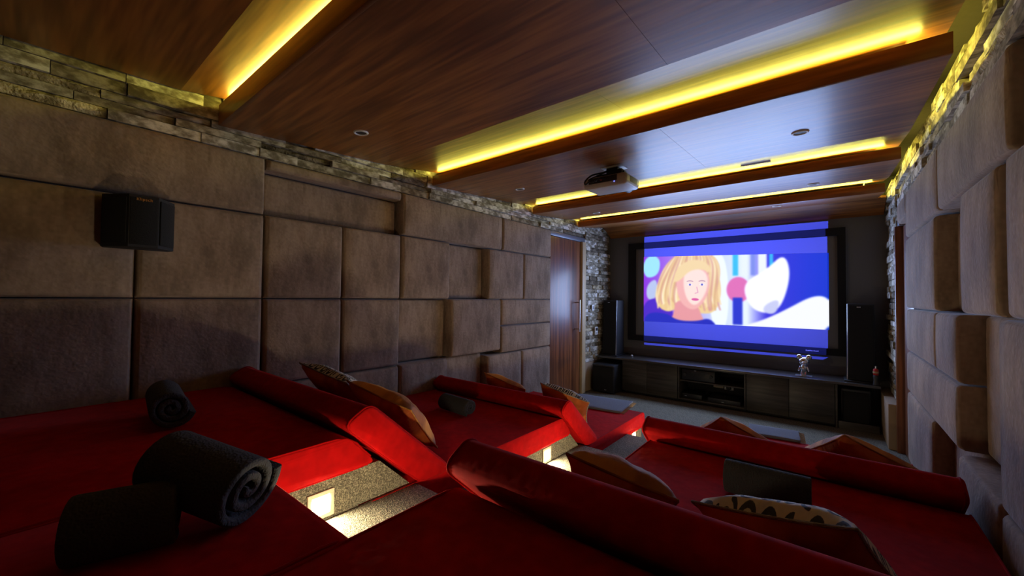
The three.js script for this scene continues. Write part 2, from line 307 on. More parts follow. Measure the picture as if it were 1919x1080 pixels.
// ---------------------------------------------------------------- ceiling: sheets that rise towards the screen, each with a fascia at its back edge and light behind it
const ceiling = struct('ceiling', 'stepped ceiling of varnished brown plywood sheets with deep fascias');
part('roof_slab', box(-0.3, 3.4, 2.6, 2.75, -0.15, 7.35), M.backing, ceiling);
const XC = 3.0;
function sheet(z0, y0, z1, y1, joints, nm = 'ceiling_sheet') {     // underside from (z0, y0) to (z1, y1)
  const xs = [0.002, ...joints, XC];
  for (let i = 0; i + 1 < xs.length; i++) part(nm, alongX([[z0, y0], [z1, y1], [z1, y1 + 0.016], [z0, y0 + 0.016]], 0, xs[i] + (i ? 0.0006 : 0), xs[i + 1] - 0.0006, 0, 0.3), M.wood, ceiling);
}
sheet(7.19, 2.315, 5.175, 2.362, [1.1, 2.3]); sheet(5.1746, 2.362, 4.88, 2.405, [1.6], 'cove_sheet');
const bays = [[5.01, 2.232, 2.345, 3.975, 2.293, 3.34, 2.372, [2.10]], [3.50, 2.236, 2.318, 2.42, 2.297, 1.90, 2.365, [1.90]], [2.05, 2.240, 2.318, 1.33, 2.292, 0.88, 2.365, [1.2]]];
for (const [F, yb, yt, zs, ys, ze, ye, j] of bays) {
  sheet(F - 0.02, yb + 0.001, zs, ys, j); sheet(zs - 0.0004, ys, ze, ye, j.map((x) => x - 0.35), 'cove_sheet');
  part('fascia', box(0.003, XC, yb, yt, F - 0.02, F, 0.002), M.wood, ceiling);
}
sheet(1.0, 2.241, 0.25, 2.335, [1.5]); part('fascia', box(0.003, XC, 2.24, 2.318, 1.0, 1.02, 0.002), M.wood, ceiling);
part('bulkhead', alongX([[0.26, 2.337], [0.0, 2.205], [0.0, 2.23], [0.26, 2.36]], 0, 0.003, XR, 0, 0.3), M.wood, ceiling);

// light strips lying behind the fascias, and along the right edge of the sheets
const ledMat = std({ color: rgb(0.9, 0.8, 0.5), emissive: rgb(...LED.color), emissiveIntensity: 3 });
function lightStrip(F, yt, label, dy = 0.010) {
  const t = thing('light_strip', label, 'light', [0, 0, 0], 'cove light strips');
  part('strip_base', box(0.012, 2.93, yt + dy - 0.012, yt + dy - 0.004, F - 0.06, F - 0.042, 0.001), M.white, t);
  part('diodes', box(0.012, 2.93, yt + dy - 0.0035, yt + dy - 0.001, F - 0.058, F - 0.044, 0.001), ledMat, t);
  areaLight(LED.color, LED.strip / 0.012, 2.90, 0.012, [1.47, yt + dy + 0.003, F - 0.051], [0, 1, 1.2]);
}
lightStrip(5.01, 2.345, 'yellow light strip hidden behind the fascia nearest the rear wall', 0.018);
lightStrip(3.50, 2.318, 'yellow light strip behind the fascia over the middle loungers');
lightStrip(2.05, 2.318, 'yellow light strip behind the fascia over the front loungers');
lightStrip(1.02, 2.318, 'yellow light strip behind the fascia closest to the screen wall');
for (const [z0, z1, y, where] of [[4.0, 4.95, 2.318, 'rear ceiling sheet'], [2.46, 3.44, 2.322, 'middle ceiling sheet'], [1.36, 1.99, 2.316, 'ceiling sheet behind the front fascia'], [0.3, 0.95, 2.35, 'ceiling sheet by the screen wall']]) {
  const t = thing('edge_light_strip', `yellow light strip along the stone side of the ${where}`, 'light', [0, 0, 0], 'edge light strips');
  part('diodes', box(XC - 0.135, XC - 0.128, y, y + 0.012, z0, z1, 0.001), ledMat, t);
  areaLight(LED.color, LED.edge / 0.01, z1 - z0, 0.01, [XC - 0.122, y + 0.006, (z0 + z1) / 2], [1, 0, 0]);
}

// ================================================================ LOUNGERS
const MAT = [[5.6, 0.66], [4.80, 0.66], [4.925, 0.785], [5.6, 0.785]];
function mattress(x0, x1, zf, zb, yt, label, slant = 0.115) {
  const t = thing('mattress', label, 'mattress', [0, 0, 0]), yb = yt - 0.125;
  const pts = [[zb, yb], [zf, yb], [zf + slant, yt], [zb, yt]], R = [0.02, 0.035, 0.03, 0.02];
  part('mattress_body', alongX(pts, R, x0, x1, 0.006, 0.6), M.velvet, t);
  const q = outline(pts, R);
  for (const x of [x0 + 0.006, x1 - 0.006]) part('piping', tube(q.map((p) => [x, p[0], p[1]]), 0.0045, 110, true, 5), M.velvet, t);
  return t;
}
mattress(0.02, 1.27, 4.80, 7.1, 0.785, 'wide red velvet mattress beside the suede wall, holding one dark rolled towel');
mattress(1.274, 1.836, 5.215, 7.1, 0.785, 'narrow red velvet mattress closing the aisle, under two dark rolled blankets', 0.0);
mattress(1.84, 3.04, 4.80, 7.1, 0.785, 'bare red velvet mattress on the top tier opposite the stone-topped door wall');
mattress(0.02, 1.27, 3.325, 4.845, 0.51, 'red velvet mattress on the middle tier holding a small grey towel roll', 0.112);
mattress(1.84, 3.04, 3.325, 4.845, 0.51, 'red velvet mattress on the middle tier with a charcoal folded towel, by the right wall', 0.112);
mattress(0.02, 1.27, 1.975, 3.38, 0.24, 'red velvet mattress on the lowest tier under a flat grey blanket', 0.02);
mattress(1.84, 3.04, 1.975, 3.38, 0.24, 'red velvet mattress on the lowest tier, mostly hidden behind its backrest', 0.02);

function backrest(x0, x1, dz, dy, label) {
  const t = thing('backrest', label, 'backrest', [0, 0, 0]);
  const pts = [[4.842 + dz, 0.893 + dy], [4.945 + dz, 0.832 + dy], [4.60 + dz, 0.5165 + dy], [4.42 + dz, 0.5165 + dy]], R = [0.04, 0.045, 0.04, 0.075];
  part('cushion_body', alongX(pts, R, x0, x1, 0.010, 0.7), M.velvet, t);
  const q = outline(pts, R);
  for (const x of [x0 + 0.012, x1 - 0.012]) part('piping', tube(q.map((p) => [x, p[0], p[1]]), 0.005, 90, true, 5), M.velvet, t);
}
backrest(0.01, 1.295, 0, 0, 'slanted red backrest by the suede wall with orange and scroll-patterned cushions in front');
backrest(1.80, 3.03, 0, 0, 'slanted red backrest by the right wall with tan and striped cushions in front');
backrest(0.01, 1.295, -1.455, -0.262, 'slanted red backrest by the suede wall above the blanket-covered front mattress');
backrest(1.80, 3.03, -1.455, -0.262, 'slanted red backrest by the right wall overlooking the media cabinet');

// ---------------------------------------------------------------- step lights
function stepLight(side, y, z, label, grp) {
  const x = side < 0 ? 1.25 : 1.85, s = side < 0 ? 1 : -1, t = thing('step_light', label, 'light', [x, y, z], grp), w = 0.046;
  for (const [y0, y1, z0, z1] of [[-w, -w + 0.014, -w, w], [w - 0.014, w, -w, w], [-w + 0.014, w - 0.014, -w, -w + 0.014], [-w + 0.014, w - 0.014, w - 0.014, w]])
    part('frame_bar', box(Math.min(0.0005 * s, 0.008 * s), Math.max(0.0005 * s, 0.008 * s), y0, y1, z0, z1, 0.001), M.cream, t);
  part('lamp_glass', box(Math.min(0.0005 * s, 0.003 * s), Math.max(0.0005 * s, 0.003 * s), -w + 0.014, w - 0.014, -w + 0.014, w - 0.014, 0.001), std({ color: rgb(0.9, 0.85, 0.7), emissive: rgb(...STEP.color), emissiveIntensity: 4 }), t);
  areaLight(STEP.color, STEP.power, 0.058, 0.058, [x + 0.0045 * s, y, z], [s, -0.12, 0]);
}
stepLight(-1, 0.57, 5.005, 'glowing square step light beside the uppermost aisle tread'); stepLight(-1, 0.322, 3.60, 'glowing square step light in the carpeted side of the middle tier'); stepLight(-1, 0.075, 2.215, 'small glowing step light in the side of the lowest tier');
for (const [y, z, w] of [[0.57, 5.005, 'top'], [0.322, 3.60, 'middle'], [0.075, 2.215, 'bottom']]) stepLight(1, y, z, `glowing square step light facing the suede wall from the ${w} tier`);

// ---------------------------------------------------------------- projection screen
const scr = thing('projection_screen', 'wide fixed projection screen in a black frame showing a film', 'screen', [0, 0, 0]);
const SX0 = 0.405, SX1 = 2.685, SY0 = 0.765, SY1 = 2.015;
part('screen_fabric', box(SX0 - 0.01, SX1 + 0.01, SY0 - 0.01, SY1 + 0.01, 0.005, 0.02, 0.001), std({ color: rgb(0.17, 0.17, 0.175), roughness: 0.9 }), scr);
for (const [x0, x1, y0, y1] of [[0.30, 2.755, SY1, 2.10], [0.30, 2.755, 0.69, SY0], [0.30, SX0, SY0, SY1], [SX1, 2.755, SY0, SY1]]) part('frame_bar', box(x0, x1, y0, y1, 0.001, 0.055, 0.004), M.cloth, scr);
{
  const W = 1280, H = Math.round(W * (SY1 - SY0) / (SX1 - SX0)), cv = document.createElement('canvas'); cv.width = W; cv.height = H;
  const c = cv.getContext('2d'), px = (x) => (x - SX0) / (SX1 - SX0) * W, py = (y) => (SY1 - y) / (SY1 - SY0) * H;
  c.fillStyle = '#000'; c.fillRect(0, 0, W, H);
  c.save(); c.beginPath(); c.moveTo(px(0.52), py(1.898)); c.lineTo(px(2.61), py(1.83)); c.lineTo(px(2.61), py(0.97)); c.lineTo(px(0.52), py(0.97)); c.closePath(); c.clip();
  const blob = (pts, fill) => { c.fillStyle = fill; c.beginPath(); pts.forEach(([x, y], i) => { const n = pts[(i + 1) % pts.length], mx = (x + n[0]) / 2, my = (y + n[1]) / 2; if (!i) c.moveTo(px(mx), py(my)); else c.quadraticCurveTo(px(x), py(y), px(mx), py(my)); }); const [x, y] = pts[0], n = pts[1]; c.quadraticCurveTo(px(x), py(y), px((x + n[0]) / 2), py((y + n[1]) / 2)); c.fill(); };
  const ell = (x, y, rx, ry, fill, rot = 0) => { c.fillStyle = fill; c.beginPath(); c.ellipse(px(x), py(y), rx / (SX1 - SX0) * W, ry / (SX1 - SX0) * W, rot, 0, 7); c.fill(); };
  const soften = (r) => {       // two box blurs across and down, inside the picture only
    const im = c.getImageData(0, 0, W, H), d = im.data, x0 = Math.ceil(px(0.52)), x1 = Math.floor(px(2.61)), top = (x) => Math.ceil(py(1.898 + (1.83 - 1.898) * (x - x0) / (x1 - x0))), bot = Math.floor(py(0.97));
    for (let k = 0; k < 2; k++) for (const across of [1, 0]) {
      const src = new Uint8ClampedArray(d);
      for (let y = 0; y <= bot; y++) for (let x = x0; x <= x1; x++) {
        if (y < top(x)) continue;
        const s3 = [0, 0, 0]; let n = 0;
        for (let q = -r; q <= r; q++) { const X = across ? x + q : x, Y = across ? y : y + q; if (X < x0 || X > x1 || Y > bot || Y < top(X)) continue; const o = (Y * W + X) * 4; s3[0] += src[o]; s3[1] += src[o + 1]; s3[2] += src[o + 2]; n++; }
        const o = (y * W + x) * 4; for (let e = 0; e < 3; e++) d[o + e] = s3[e] / n;
      }
    }
    c.putImageData(im, 0, 0);
  };
  // plain stand-in for the film frame: a fair-haired head, pale cloth and blurred props in like colours
  let g = c.createLinearGradient(px(0.52), 0, px(2.61), 0); g.addColorStop(0, '#8a2fd0'); g.addColorStop(0.45, '#c8d6f0'); g.addColorStop(0.62, '#e8f4ff'); g.addColorStop(0.72, '#3a30c8'); g.addColorStop(1, '#0a30c0'); c.fillStyle = g; c.fillRect(0, 0, W, H);
  blob([[0.52, 1.9], [0.76, 1.9], [0.74, 1.62], [0.52, 1.58]], '#9fe6f2'); blob([[0.56, 1.5], [0.72, 1.6], [0.70, 1.28], [0.56, 1.28]], '#b9c6dc');
  blob([[0.52, 1.3], [0.9, 1.3], [0.95, 0.95], [0.5, 0.9]], '#4a1fb4');
  blob([[1.36, 1.9], [1.6, 1.9], [1.62, 0.9], [1.40, 0.9]], '#f1fbff');
  for (const [x, w, f] of [[1.69, 0.06, '#39bfe0'], [1.79, 0.07, '#e9f3ff'], [1.88, 0.05, '#7f8fd8'], [1.98, 0.09, '#eef4ff'], [2.07, 0.04, '#35b8e4']]) { c.fillStyle = f; c.fillRect(px(x - w / 2), py(1.9), w / (SX1 - SX0) * W, 170); }
  ell(1.72, 1.42, 0.13, 0.16, '#e0709c'); c.fillStyle = '#2330b8'; c.fillRect(px(1.66), py(1.32), 60, 190);
  blob([[1.76, 1.5], [2.02, 1.66], [2.2, 1.86], [2.27, 1.6], [2.17, 1.2], [2.02, 1.12], [1.84, 1.2]], '#fbfdff'); blob([[2.0, 1.24], [2.16, 1.32], [2.12, 1.12], [1.98, 1.14]], '#c9cde2');
  blob([[1.72, 0.95], [2.06, 1.08], [2.62, 1.46], [2.66, 0.9], [2.0, 0.9]], '#f6f8ff');
  // hair, neck, face: soft shapes first, then a few features
  blob([[0.68, 1.40], [0.80, 1.76], [1.04, 1.95], [1.34, 1.93], [1.5, 1.66], [1.54, 1.36], [1.46, 1.12], [1.28, 1.10], [1.0, 1.18], [0.86, 1.10], [0.70, 1.20]], '#f0d070');
  for (let i = 0; i < 70; i++) { const a = i / 69, x = 0.72 + 0.8 * a, w = 0.02 * Math.sin(i * 2.1); c.strokeStyle = ['#fff0b0', '#dcae50', '#d89a70', '#f8de90', '#ecc868'][i % 5]; c.lineWidth = 6 + (i * 7) % 8; c.beginPath(); c.moveTo(px(1.18 + (a - 0.5) * 0.5), py(1.92 - 0.25 * (a - 0.5) ** 2)); c.bezierCurveTo(px(x + 0.07 + w), py(1.70), px(x - 0.07 - w), py(1.45), px(x + 0.03 * Math.sin(i * 1.7)), py(1.20 + 0.06 * Math.sin(i * 1.3))); c.stroke(); }
  blob([[0.96, 1.30], [1.24, 1.24], [1.30, 1.06], [1.38, 0.90], [0.80, 0.90], [0.94, 1.06]], '#e89a80');
  blob([[0.56, 1.10], [0.84, 1.10], [0.98, 1.0], [1.24, 1.0], [1.40, 1.06], [1.52, 0.88], [0.5, 0.88]], '#1c22a4');
  blob([[0.96, 1.60], [1.04, 1.72], [1.32, 1.72], [1.40, 1.58], [1.38, 1.36], [1.26, 1.17], [1.14, 1.15], [1.0, 1.28]], '#f4b496');
  blob([[1.06, 1.60], [1.14, 1.70], [1.32, 1.69], [1.38, 1.56], [1.35, 1.38], [1.25, 1.22], [1.16, 1.22], [1.08, 1.36]], '#ffe2c4');
  blob([[0.92, 1.52], [0.98, 1.74], [1.18, 1.84], [1.38, 1.78], [1.42, 1.62], [1.30, 1.70], [1.14, 1.68], [1.02, 1.54]], '#f4d884');
  soften(5);
  for (const x of [1.15, 1.30]) { ell(x, 1.49, 0.030, 0.013, '#fdf4f6', 0.08); ell(x, 1.489, 0.013, 0.013, '#5058a8'); c.strokeStyle = '#8f6070'; c.lineWidth = 4; c.beginPath(); c.moveTo(px(x - 0.04), py(1.532)); c.quadraticCurveTo(px(x), py(1.552), px(x + 0.04), py(1.53)); c.stroke(); }
  c.strokeStyle = '#e2a0a6'; c.lineWidth = 6; c.beginPath(); c.moveTo(px(1.235), py(1.46)); c.lineTo(px(1.25), py(1.385)); c.lineTo(px(1.21), py(1.372)); c.stroke(); ell(1.215, 1.292, 0.046, 0.017, '#dc5a80', 0.06);
  soften(2);
  c.restore();
  const t = new THREE.CanvasTexture(cv); t.colorSpace = THREE.SRGBColorSpace; t.magFilter = THREE.LinearFilter;
  const m = std({ color: rgb(0.02, 0.02, 0.02), roughness: 0.9, emissive: rgb(1, 1, 1), emissiveMap: t, emissiveIntensity: SCREEN.glow });
  const q = [[0.52, 0.97], [2.61, 0.97], [2.61, 1.83], [0.52, 1.898]], G = new THREE.BufferGeometry();
  G.setAttribute('position', new THREE.Float32BufferAttribute(q.flatMap(([x, y]) => [x, y, 0.0215]), 3)); G.setAttribute('normal', new THREE.Float32BufferAttribute(q.flatMap(() => [0, 0, 1]), 3));
  G.setAttribute('uv', new THREE.Float32BufferAttribute(q.flatMap(([x, y]) => [(x - SX0) / (SX1 - SX0), (y - SY0) / (SY1 - SY0)]), 2)); G.setIndex([0, 1, 2, 0, 2, 3]);
  const p = part('picture', G, m, scr); p.userData.label = 'bright film picture of a fair-haired person';
}
areaLight(SCREEN.color, SCREEN.area, 2.09, 0.9, [1.565, 1.41, 0.06], [0, 0, 1]);
{ const g = []; for (let i = 0; i < 10; i++) g.push(box(2.40 + i * 0.012, 2.408 + i * 0.012, 0.722, 0.722 + (i % 3 ? 0.010 : 0.013), 0.055, 0.0565, 0.0004)); part('badge', merged(g), M.silver, scr).userData.label = 'tiny silver maker badge'; }

// ---------------------------------------------------------------- projector hung from the ceiling
{
  const t = thing('projector', 'grey ceiling projector on a short black mount with looped cables', 'projector', [0, 0, 0]);
  const x0 = 1.19, x1 = 1.53, y0 = 2.105, y1 = 2.188, z0 = 2.80, z1 = 3.05;
  const b = part('body', boxUV(softBox(x1 - x0, y1 - y0, z1 - z0, 0.028, 2, 4), 1).translate((x0 + x1) / 2, (y0 + y1) / 2, (z0 + z1) / 2), M.projector, t);
  part('port_panel', box(x0 + 0.05, x1 - 0.07, y0 + 0.03, y1 - 0.012, z1 - 0.002, z1 + 0.002, 0.001), M.dark, t);
  for (const [x, m] of [[1.30, M.silver], [1.34, M.red], [1.37, M.charcoal]]) part('socket', new THREE.CylinderGeometry(0.007, 0.007, 0.012, 10).rotateX(Math.PI / 2), m, t, [x, 2.155, z1 + 0.004]);
  const sl = []; for (let i = 0; i < 7; i++) sl.push(box(x1 - 0.0005, x1 + 0.0015, y0 + 0.024 + i * 0.006, y0 + 0.027 + i * 0.006, 2.86, 2.99, 0.0004)); part('vent', merged(sl), M.dark, t);
  part('status_light', new THREE.SphereGeometry(0.004, 10, 8), std({ color: 0x222244, emissive: rgb(0.15, 0.2, 1), emissiveIntensity: 2 }), t, [1.44, 2.128, z1 + 0.001]);
  part('ceiling_plate', box(1.30, 1.46, 2.262, 2.272, 2.86, 2.99, 0.002), M.white, t);
  part('mount_arm', merged([box(1.335, 1.425, 2.222, 2.262, 2.89, 2.96, 0.004), box(1.26, 1.30, 2.186, 2.226, 2.88, 2.97, 0.003), box(1.42, 1.46, 2.186, 2.24, 2.88, 2.97, 0.003), box(1.25, 1.47, 2.212, 2.228, 2.90, 2.95, 0.003)]), M.black, t);
  part('cable', tube([[1.30, 2.165, z1 + 0.01], [1.27, 2.14, z1 + 0.05], [1.235, 2.128, z1 + 0.045], [1.225, 2.155, z1 + 0.03], [1.26, 2.20, z1], [1.33, 2.235, 2.97], [1.36, 2.262, 2.94]], 0.006, 50), M.black, t);
  part('cable', tube([[1.37, 2.155, z1 + 0.01], [1.345, 2.145, z1 + 0.06], [1.30, 2.135, z1 + 0.05], [1.255, 2.16, z1 + 0.03], [1.30, 2.215, 2.99], [1.38, 2.25, 2.95]], 0.005, 50), M.black, t);
  // lens barrel: the lamp shines through a rectangular gate
  const lx = 1.42, ly = 2.148, lz = 2.795, gz = 2.745, k = (lz - gz) / (lz - 0.02), gx = (x) => lx + (x - lx) * k, gy = (y) => ly + (y - ly) * k;
  part('lens_barrel', new THREE.CylinderGeometry(0.036, 0.036, 0.06, 28, 1, true).rotateX(Math.PI / 2), M.black, t, [lx, ly, 2.772]);
  const s = new THREE.Shape().absarc(0, 0, 0.0355, 0, Math.PI * 2), hole = new THREE.Path();
  const X0 = gx(0.508) - lx, X1 = gx(2.622) - lx, Y0 = gy(0.612) - ly, Y1 = gy(2.19) - ly;
  hole.moveTo(X0, Y0); hole.lineTo(X0, Y1); hole.lineTo(X1, Y1); hole.lineTo(X1, Y0); hole.closePath(); s.holes.push(hole);
  part('lens_gate', new THREE.ExtrudeGeometry(s, { depth: 0.001, bevelEnabled: false, curveSegments: 28 }), M.black, t, [lx, ly, gz - 0.001]);
  part('lamp_face', new THREE.CircleGeometry(0.012, 20).rotateY(Math.PI), std({ color: 0x223366, emissive: rgb(...BEAM.color), emissiveIntensity: 1 }), t, [lx, ly, lz + 0.003]);
  const l = new THREE.SpotLight(rgb(...BEAM.color), BEAM.power, 0, 0.62, 0.05); l.name = 'projector_lamp'; l.position.set(lx, ly, lz); l.target.position.set(1.565, 1.35, 0); l.castShadow = true; l.shadow.radius = 0; l.shadow.mapSize.set(2048, 2048);
  scene.add(l, l.target);
}

// ---------------------------------------------------------------- ceiling fittings
function downlight(x, z, y, slope, label) {
  const t = thing('downlight', label, 'downlight', [x, y, z], 'recessed ceiling downlights'); t.rotation.x = slope;
  part('trim_ring', new THREE.TorusGeometry(0.036, 0.007, 10, 28).rotateX(Math.PI / 2), M.white, t, [0, -0.001, 0]);
  part('lens', new THREE.CylinderGeometry(0.032, 0.030, 0.004, 24), M.dark, t, [0, -0.001, 0]);
}
const slopeY = (F, yb, zs, ys, z) => [yb + (ys - yb) * (F - z) / (F - zs), Math.atan2(ys - yb, F - zs)];
for (const [x, z, k, w] of [[0.47, 4.43, 0, 'unlit round downlight in the ceiling sheet above the left suede wall'], [0.46, 2.88, 1, 'unlit round downlight left of the projector'], [2.50, 2.86, 1, 'unlit round downlight right of the projector'], [2.52, 1.50, 2, 'unlit round downlight in the third ceiling sheet near the right wall'], [0.54, 1.55, 2, 'unlit round downlight in the third ceiling sheet near the wooden door']]) {
  const [F, yb, , zs, ys] = bays[k], [y, a] = slopeY(F, yb, zs, ys, z); downlight(x, z, y, a, w);
}
downlight(2.20, 0.80, 2.241 + 0.094 * 0.2 / 0.75, Math.atan2(0.094, 0.75), 'unlit round downlight in the ceiling sheet over the screen');
{
  const t = thing('vent_grille', 'small white slotted vent on the lit cove right of the projector', 'vent', [2.195, 2.3222, 2.22]); t.rotation.x = Math.atan2(2.365 - 2.297, 0.52);
  part('frame', box(-0.095, 0.095, -0.004, -0.0005, -0.028, 0.028, 0.001), M.white, t);
  const g = []; for (let i = 0; i < 11; i++) g.push(box(-0.058 + i * 0.0105, -0.053 + i * 0.0105, -0.0048, -0.0041, -0.02, 0.02, 0.0002)); part('slats', merged(g), M.grey, t);
  for (const x of [-0.08, 0.08]) part('screw', new THREE.CylinderGeometry(0.004, 0.004, 0.002, 10), M.grey, t, [x, -0.0045, 0]);
}

// ---------------------------------------------------------------- media cabinets
const DZ = 0.42;
single('worktop', box(0.0, 3.0, 0.448, 0.474, 0.002, 0.455, 0.003), M.worktop, 'long dark grey wooden worktop running under the screen', 'worktop');
function doors(x0, xm, x1, label) {
  const t = thing('cabinet', label, 'cabinet', [0, 0, 0]);
  part('carcass', box(x0 + 0.002, x1 - 0.002, 0.06, 0.446, 0.01, DZ - 0.022, 0.002), M.greyWood, t);
  part('toe_kick', box(x0 + 0.002, x1 - 0.002, 0.0, 0.059, 0.05, 0.34, 0.002), M.blackMatt, t);
  part('door', box(x0 + 0.003, xm - 0.002, 0.035, 0.445, DZ - 0.02, DZ, 0.002), M.greyWood, t); part('door', box(xm + 0.002, x1 - 0.003, 0.035, 0.445, DZ - 0.02, DZ, 0.002), M.greyWood, t);
}
doors(0.37, 0.713, 1.105, 'grey wood two-door cabinet beside the subwoofer');
doors(1.862, 2.266, 2.655, 'grey wood two-door cabinet under the chrome figurine');
{
  const t = thing('shelf_cabinet', 'open grey wood shelf cabinet holding black electronics', 'cabinet', [0, 0, 0]);
  part('side_panel', box(1.108, 1.126, 0.035, 0.446, 0.01, DZ, 0.002), M.greyWood, t); part('side_panel', box(1.842, 1.86, 0.035, 0.446, 0.01, DZ, 0.002), M.greyWood, t);
  part('shelf', box(1.127, 1.841, 0.035, 0.053, 0.03, DZ, 0.002), M.greyWood, t); part('shelf', box(1.127, 1.841, 0.262, 0.278, 0.03, DZ - 0.02, 0.002), M.greyWood, t); part('top_rail', box(1.127, 1.841, 0.43, 0.446, 0.03, DZ, 0.002), M.greyWood, t);
  part('back_panel', box(1.127, 1.841, 0.054, 0.429, 0.01, 0.028, 0.001), M.blackMatt, t); part('toe_kick', box(1.11, 1.858, 0, 0.034, 0.05, 0.34, 0.002), M.blackMatt, t);
  const r = thing('receiver', 'black audio receiver on the upper shelf', 'receiver', [0, 0, 0]);
  part('casing', box(1.15, 1.53, 0.285, 0.415, 0.08, 0.39, 0.004), M.black, r); part('display', box(1.26, 1.42, 0.365, 0.39, 0.389, 0.392, 0.001), M.charcoal, r); for (const x of [1.19, 1.49]) part('knob', new THREE.CylinderGeometry(0.018, 0.02, 0.018, 20).rotateX(Math.PI / 2), M.charcoal, r, [x, 0.35, 0.398]);
  for (const x of [1.18, 1.50]) part('foot', new THREE.CylinderGeometry(0.012, 0.012, 0.009, 12), M.black, r, [x, 0.2815, 0.36]); part('logo', box(1.295, 1.32, 0.402, 0.408, 0.389, 0.3915, 0.0005), M.silver, r);
  const p = thing('media_player', 'flat black disc player on the lower shelf', 'player', [0, 0, 0]);
  part('casing', box(1.45, 1.80, 0.0535, 0.105, 0.12, 0.39, 0.003), M.black, p); part('tray', box(1.52, 1.66, 0.082, 0.092, 0.389, 0.392, 0.001), M.charcoal, p); part('logo', box(1.60, 1.625, 0.068, 0.073, 0.389, 0.3915, 0.0005), M.silver, p);
  const q = thing('set_top_box', 'small black set-top box with cables on the lower shelf', 'box', [0, 0, 0]);
  part('casing', box(1.15, 1.38, 0.0535, 0.11, 0.15, 0.37, 0.004), M.black, q); part('logo', box(1.18, 1.205, 0.075, 0.081, 0.369, 0.3715, 0.0005), M.silver, q); part('cable', tube([[1.2, 0.09, 0.16], [1.22, 0.16, 0.12], [1.19, 0.21, 0.1], [1.25, 0.235, 0.06]], 0.004, 24), M.charcoal, q);
  const s = thing('wall_socket', 'cream wall socket at the back of the lower shelf', 'socket', [0, 0, 0]);
  part('plate', box(1.44, 1.555, 0.165, 0.225, 0.0285, 0.038, 0.003), M.cream, s); for (const x of [1.47, 1.52]) part('outlet', new THREE.CylinderGeometry(0.014, 0.014, 0.004, 16).rotateX(Math.PI / 2), M.cream, s, [x, 0.195, 0.039]);
  const u = thing('plug_adapter', 'white plug adapter with a black plug beside the cream socket', 'adapter', [0, 0, 0]);
  part('plate', box(1.565, 1.67, 0.155, 0.218, 0.0285, 0.04, 0.003), M.white, u); part('plug', box(1.595, 1.645, 0.165, 0.205, 0.0405, 0.085, 0.008), M.black, u); part('cable', tube([[1.62, 0.185, 0.085], [1.625, 0.17, 0.13], [1.64, 0.11, 0.13]], 0.004, 16), M.black, u);
}
{ // bays at both ends with the subwoofers
  const sub = (x0, x1, z0, z1, h, label) => {
    const t = thing('subwoofer', label, 'subwoofer', [0, 0, 0]);
    part('cabinet_box', box(x0, x1, 0.012, h, z0, z1 - 0.012, 0.006), M.black, t); part('grille', box(x0 + 0.012, x1 - 0.012, 0.03, h - 0.03, z1 - 0.0115, z1, 0.004), M.cloth, t);
    part('top_edge', box(x0 + 0.004, x1 - 0.004, h - 0.022, h - 0.004, z1 - 0.0118, z1 + 0.003, 0.002), M.charcoal, t); part('logo', box((x0 + x1) / 2 + 0.02, (x0 + x1) / 2 + 0.05, 0.045, 0.052, z1 + 0.0002, z1 + 0.0014, 0.0004), M.silver, t);
    for (const x of [x0 + 0.04, x1 - 0.04]) for (const z of [z0 + 0.04, z1 - 0.05]) part('foot', new THREE.CylinderGeometry(0.014, 0.014, 0.011, 12), M.black, t, [x, 0.0058, z]);
  };
  sub(0.03, 0.35, 0.24, 0.64, 0.385, 'black subwoofer with cloth grille standing by the wooden door');
  sub(2.70, 2.93, 0.05, 0.36, 0.40, 'black subwoofer tucked in the bay under the right tower speaker');
  const t = thing('bay_cabinet', 'open end bay of the cabinet row with a low front board', 'cabinet', [0, 0, 0]);
  part('side_panel', box(2.658, 2.676, 0.0, 0.446, 0.01, DZ, 0.002), M.greyWood, t); part('front_board', box(2.677, 2.99, 0.0, 0.075, DZ - 0.03, DZ - 0.01, 0.002), M.greyWood, t);
}
// tower speakers on the worktop
function tower(cx, side, label) {
  const t = thing('tower_speaker', label, 'speaker', [cx, 0.474, 0.21]), s = side;
  part('base_plate', box(-0.135, 0.135, 0.0005, 0.016, -0.16, 0.17, 0.004), M.black, t);
  const g = softBox(0.215, 0.775, 0.27, 0.008, 3, 2), p = g.attributes.position;
  for (let i = 0; i < p.count; i++) { const k = (p.getY(i) + 0.3875) / 0.775; p.setX(i, p.getX(i) * (1.02 - 0.05 * k) ); p.setZ(i, p.getZ(i) * (1 - 0.12 * k) - 0.02 * k); }
  part('cabinet_box', boxUV(g, 0.6).translate(0, 0.404, -0.005), M.blackMatt, t);
  const q = softBox(0.19, 0.74, 0.012, 0.004, 1, 2), qp = q.attributes.position; for (let i = 0; i < qp.count; i++) { const k = (qp.getY(i) + 0.37) / 0.74; qp.setX(i, qp.getX(i) * (1.02 - 0.05 * k)); qp.setZ(i, qp.getZ(i) - 0.037 * k); }
  part('grille', boxUV(q, 0.6).translate(0, 0.404, 0.137), M.cloth, t);
  part('silver_edge', tube([[s * 0.108, 0.018, 0.134], [s * 0.104, 0.4, 0.116], [s * 0.103, 0.79, 0.096]], 0.0035, 8), M.silver, t).userData.label = 'thin silver edge strip';
  part('badge', box(-0.03, 0.0, 0.755, 0.762, 0.105, 0.109, 0.0006), M.silver, t);
}
tower(0.135, 1, 'black tower speaker on the worktop against the stone wall by the door');
tower(2.862, -1, 'black tower speaker with a silver edge beside the chrome figurine');
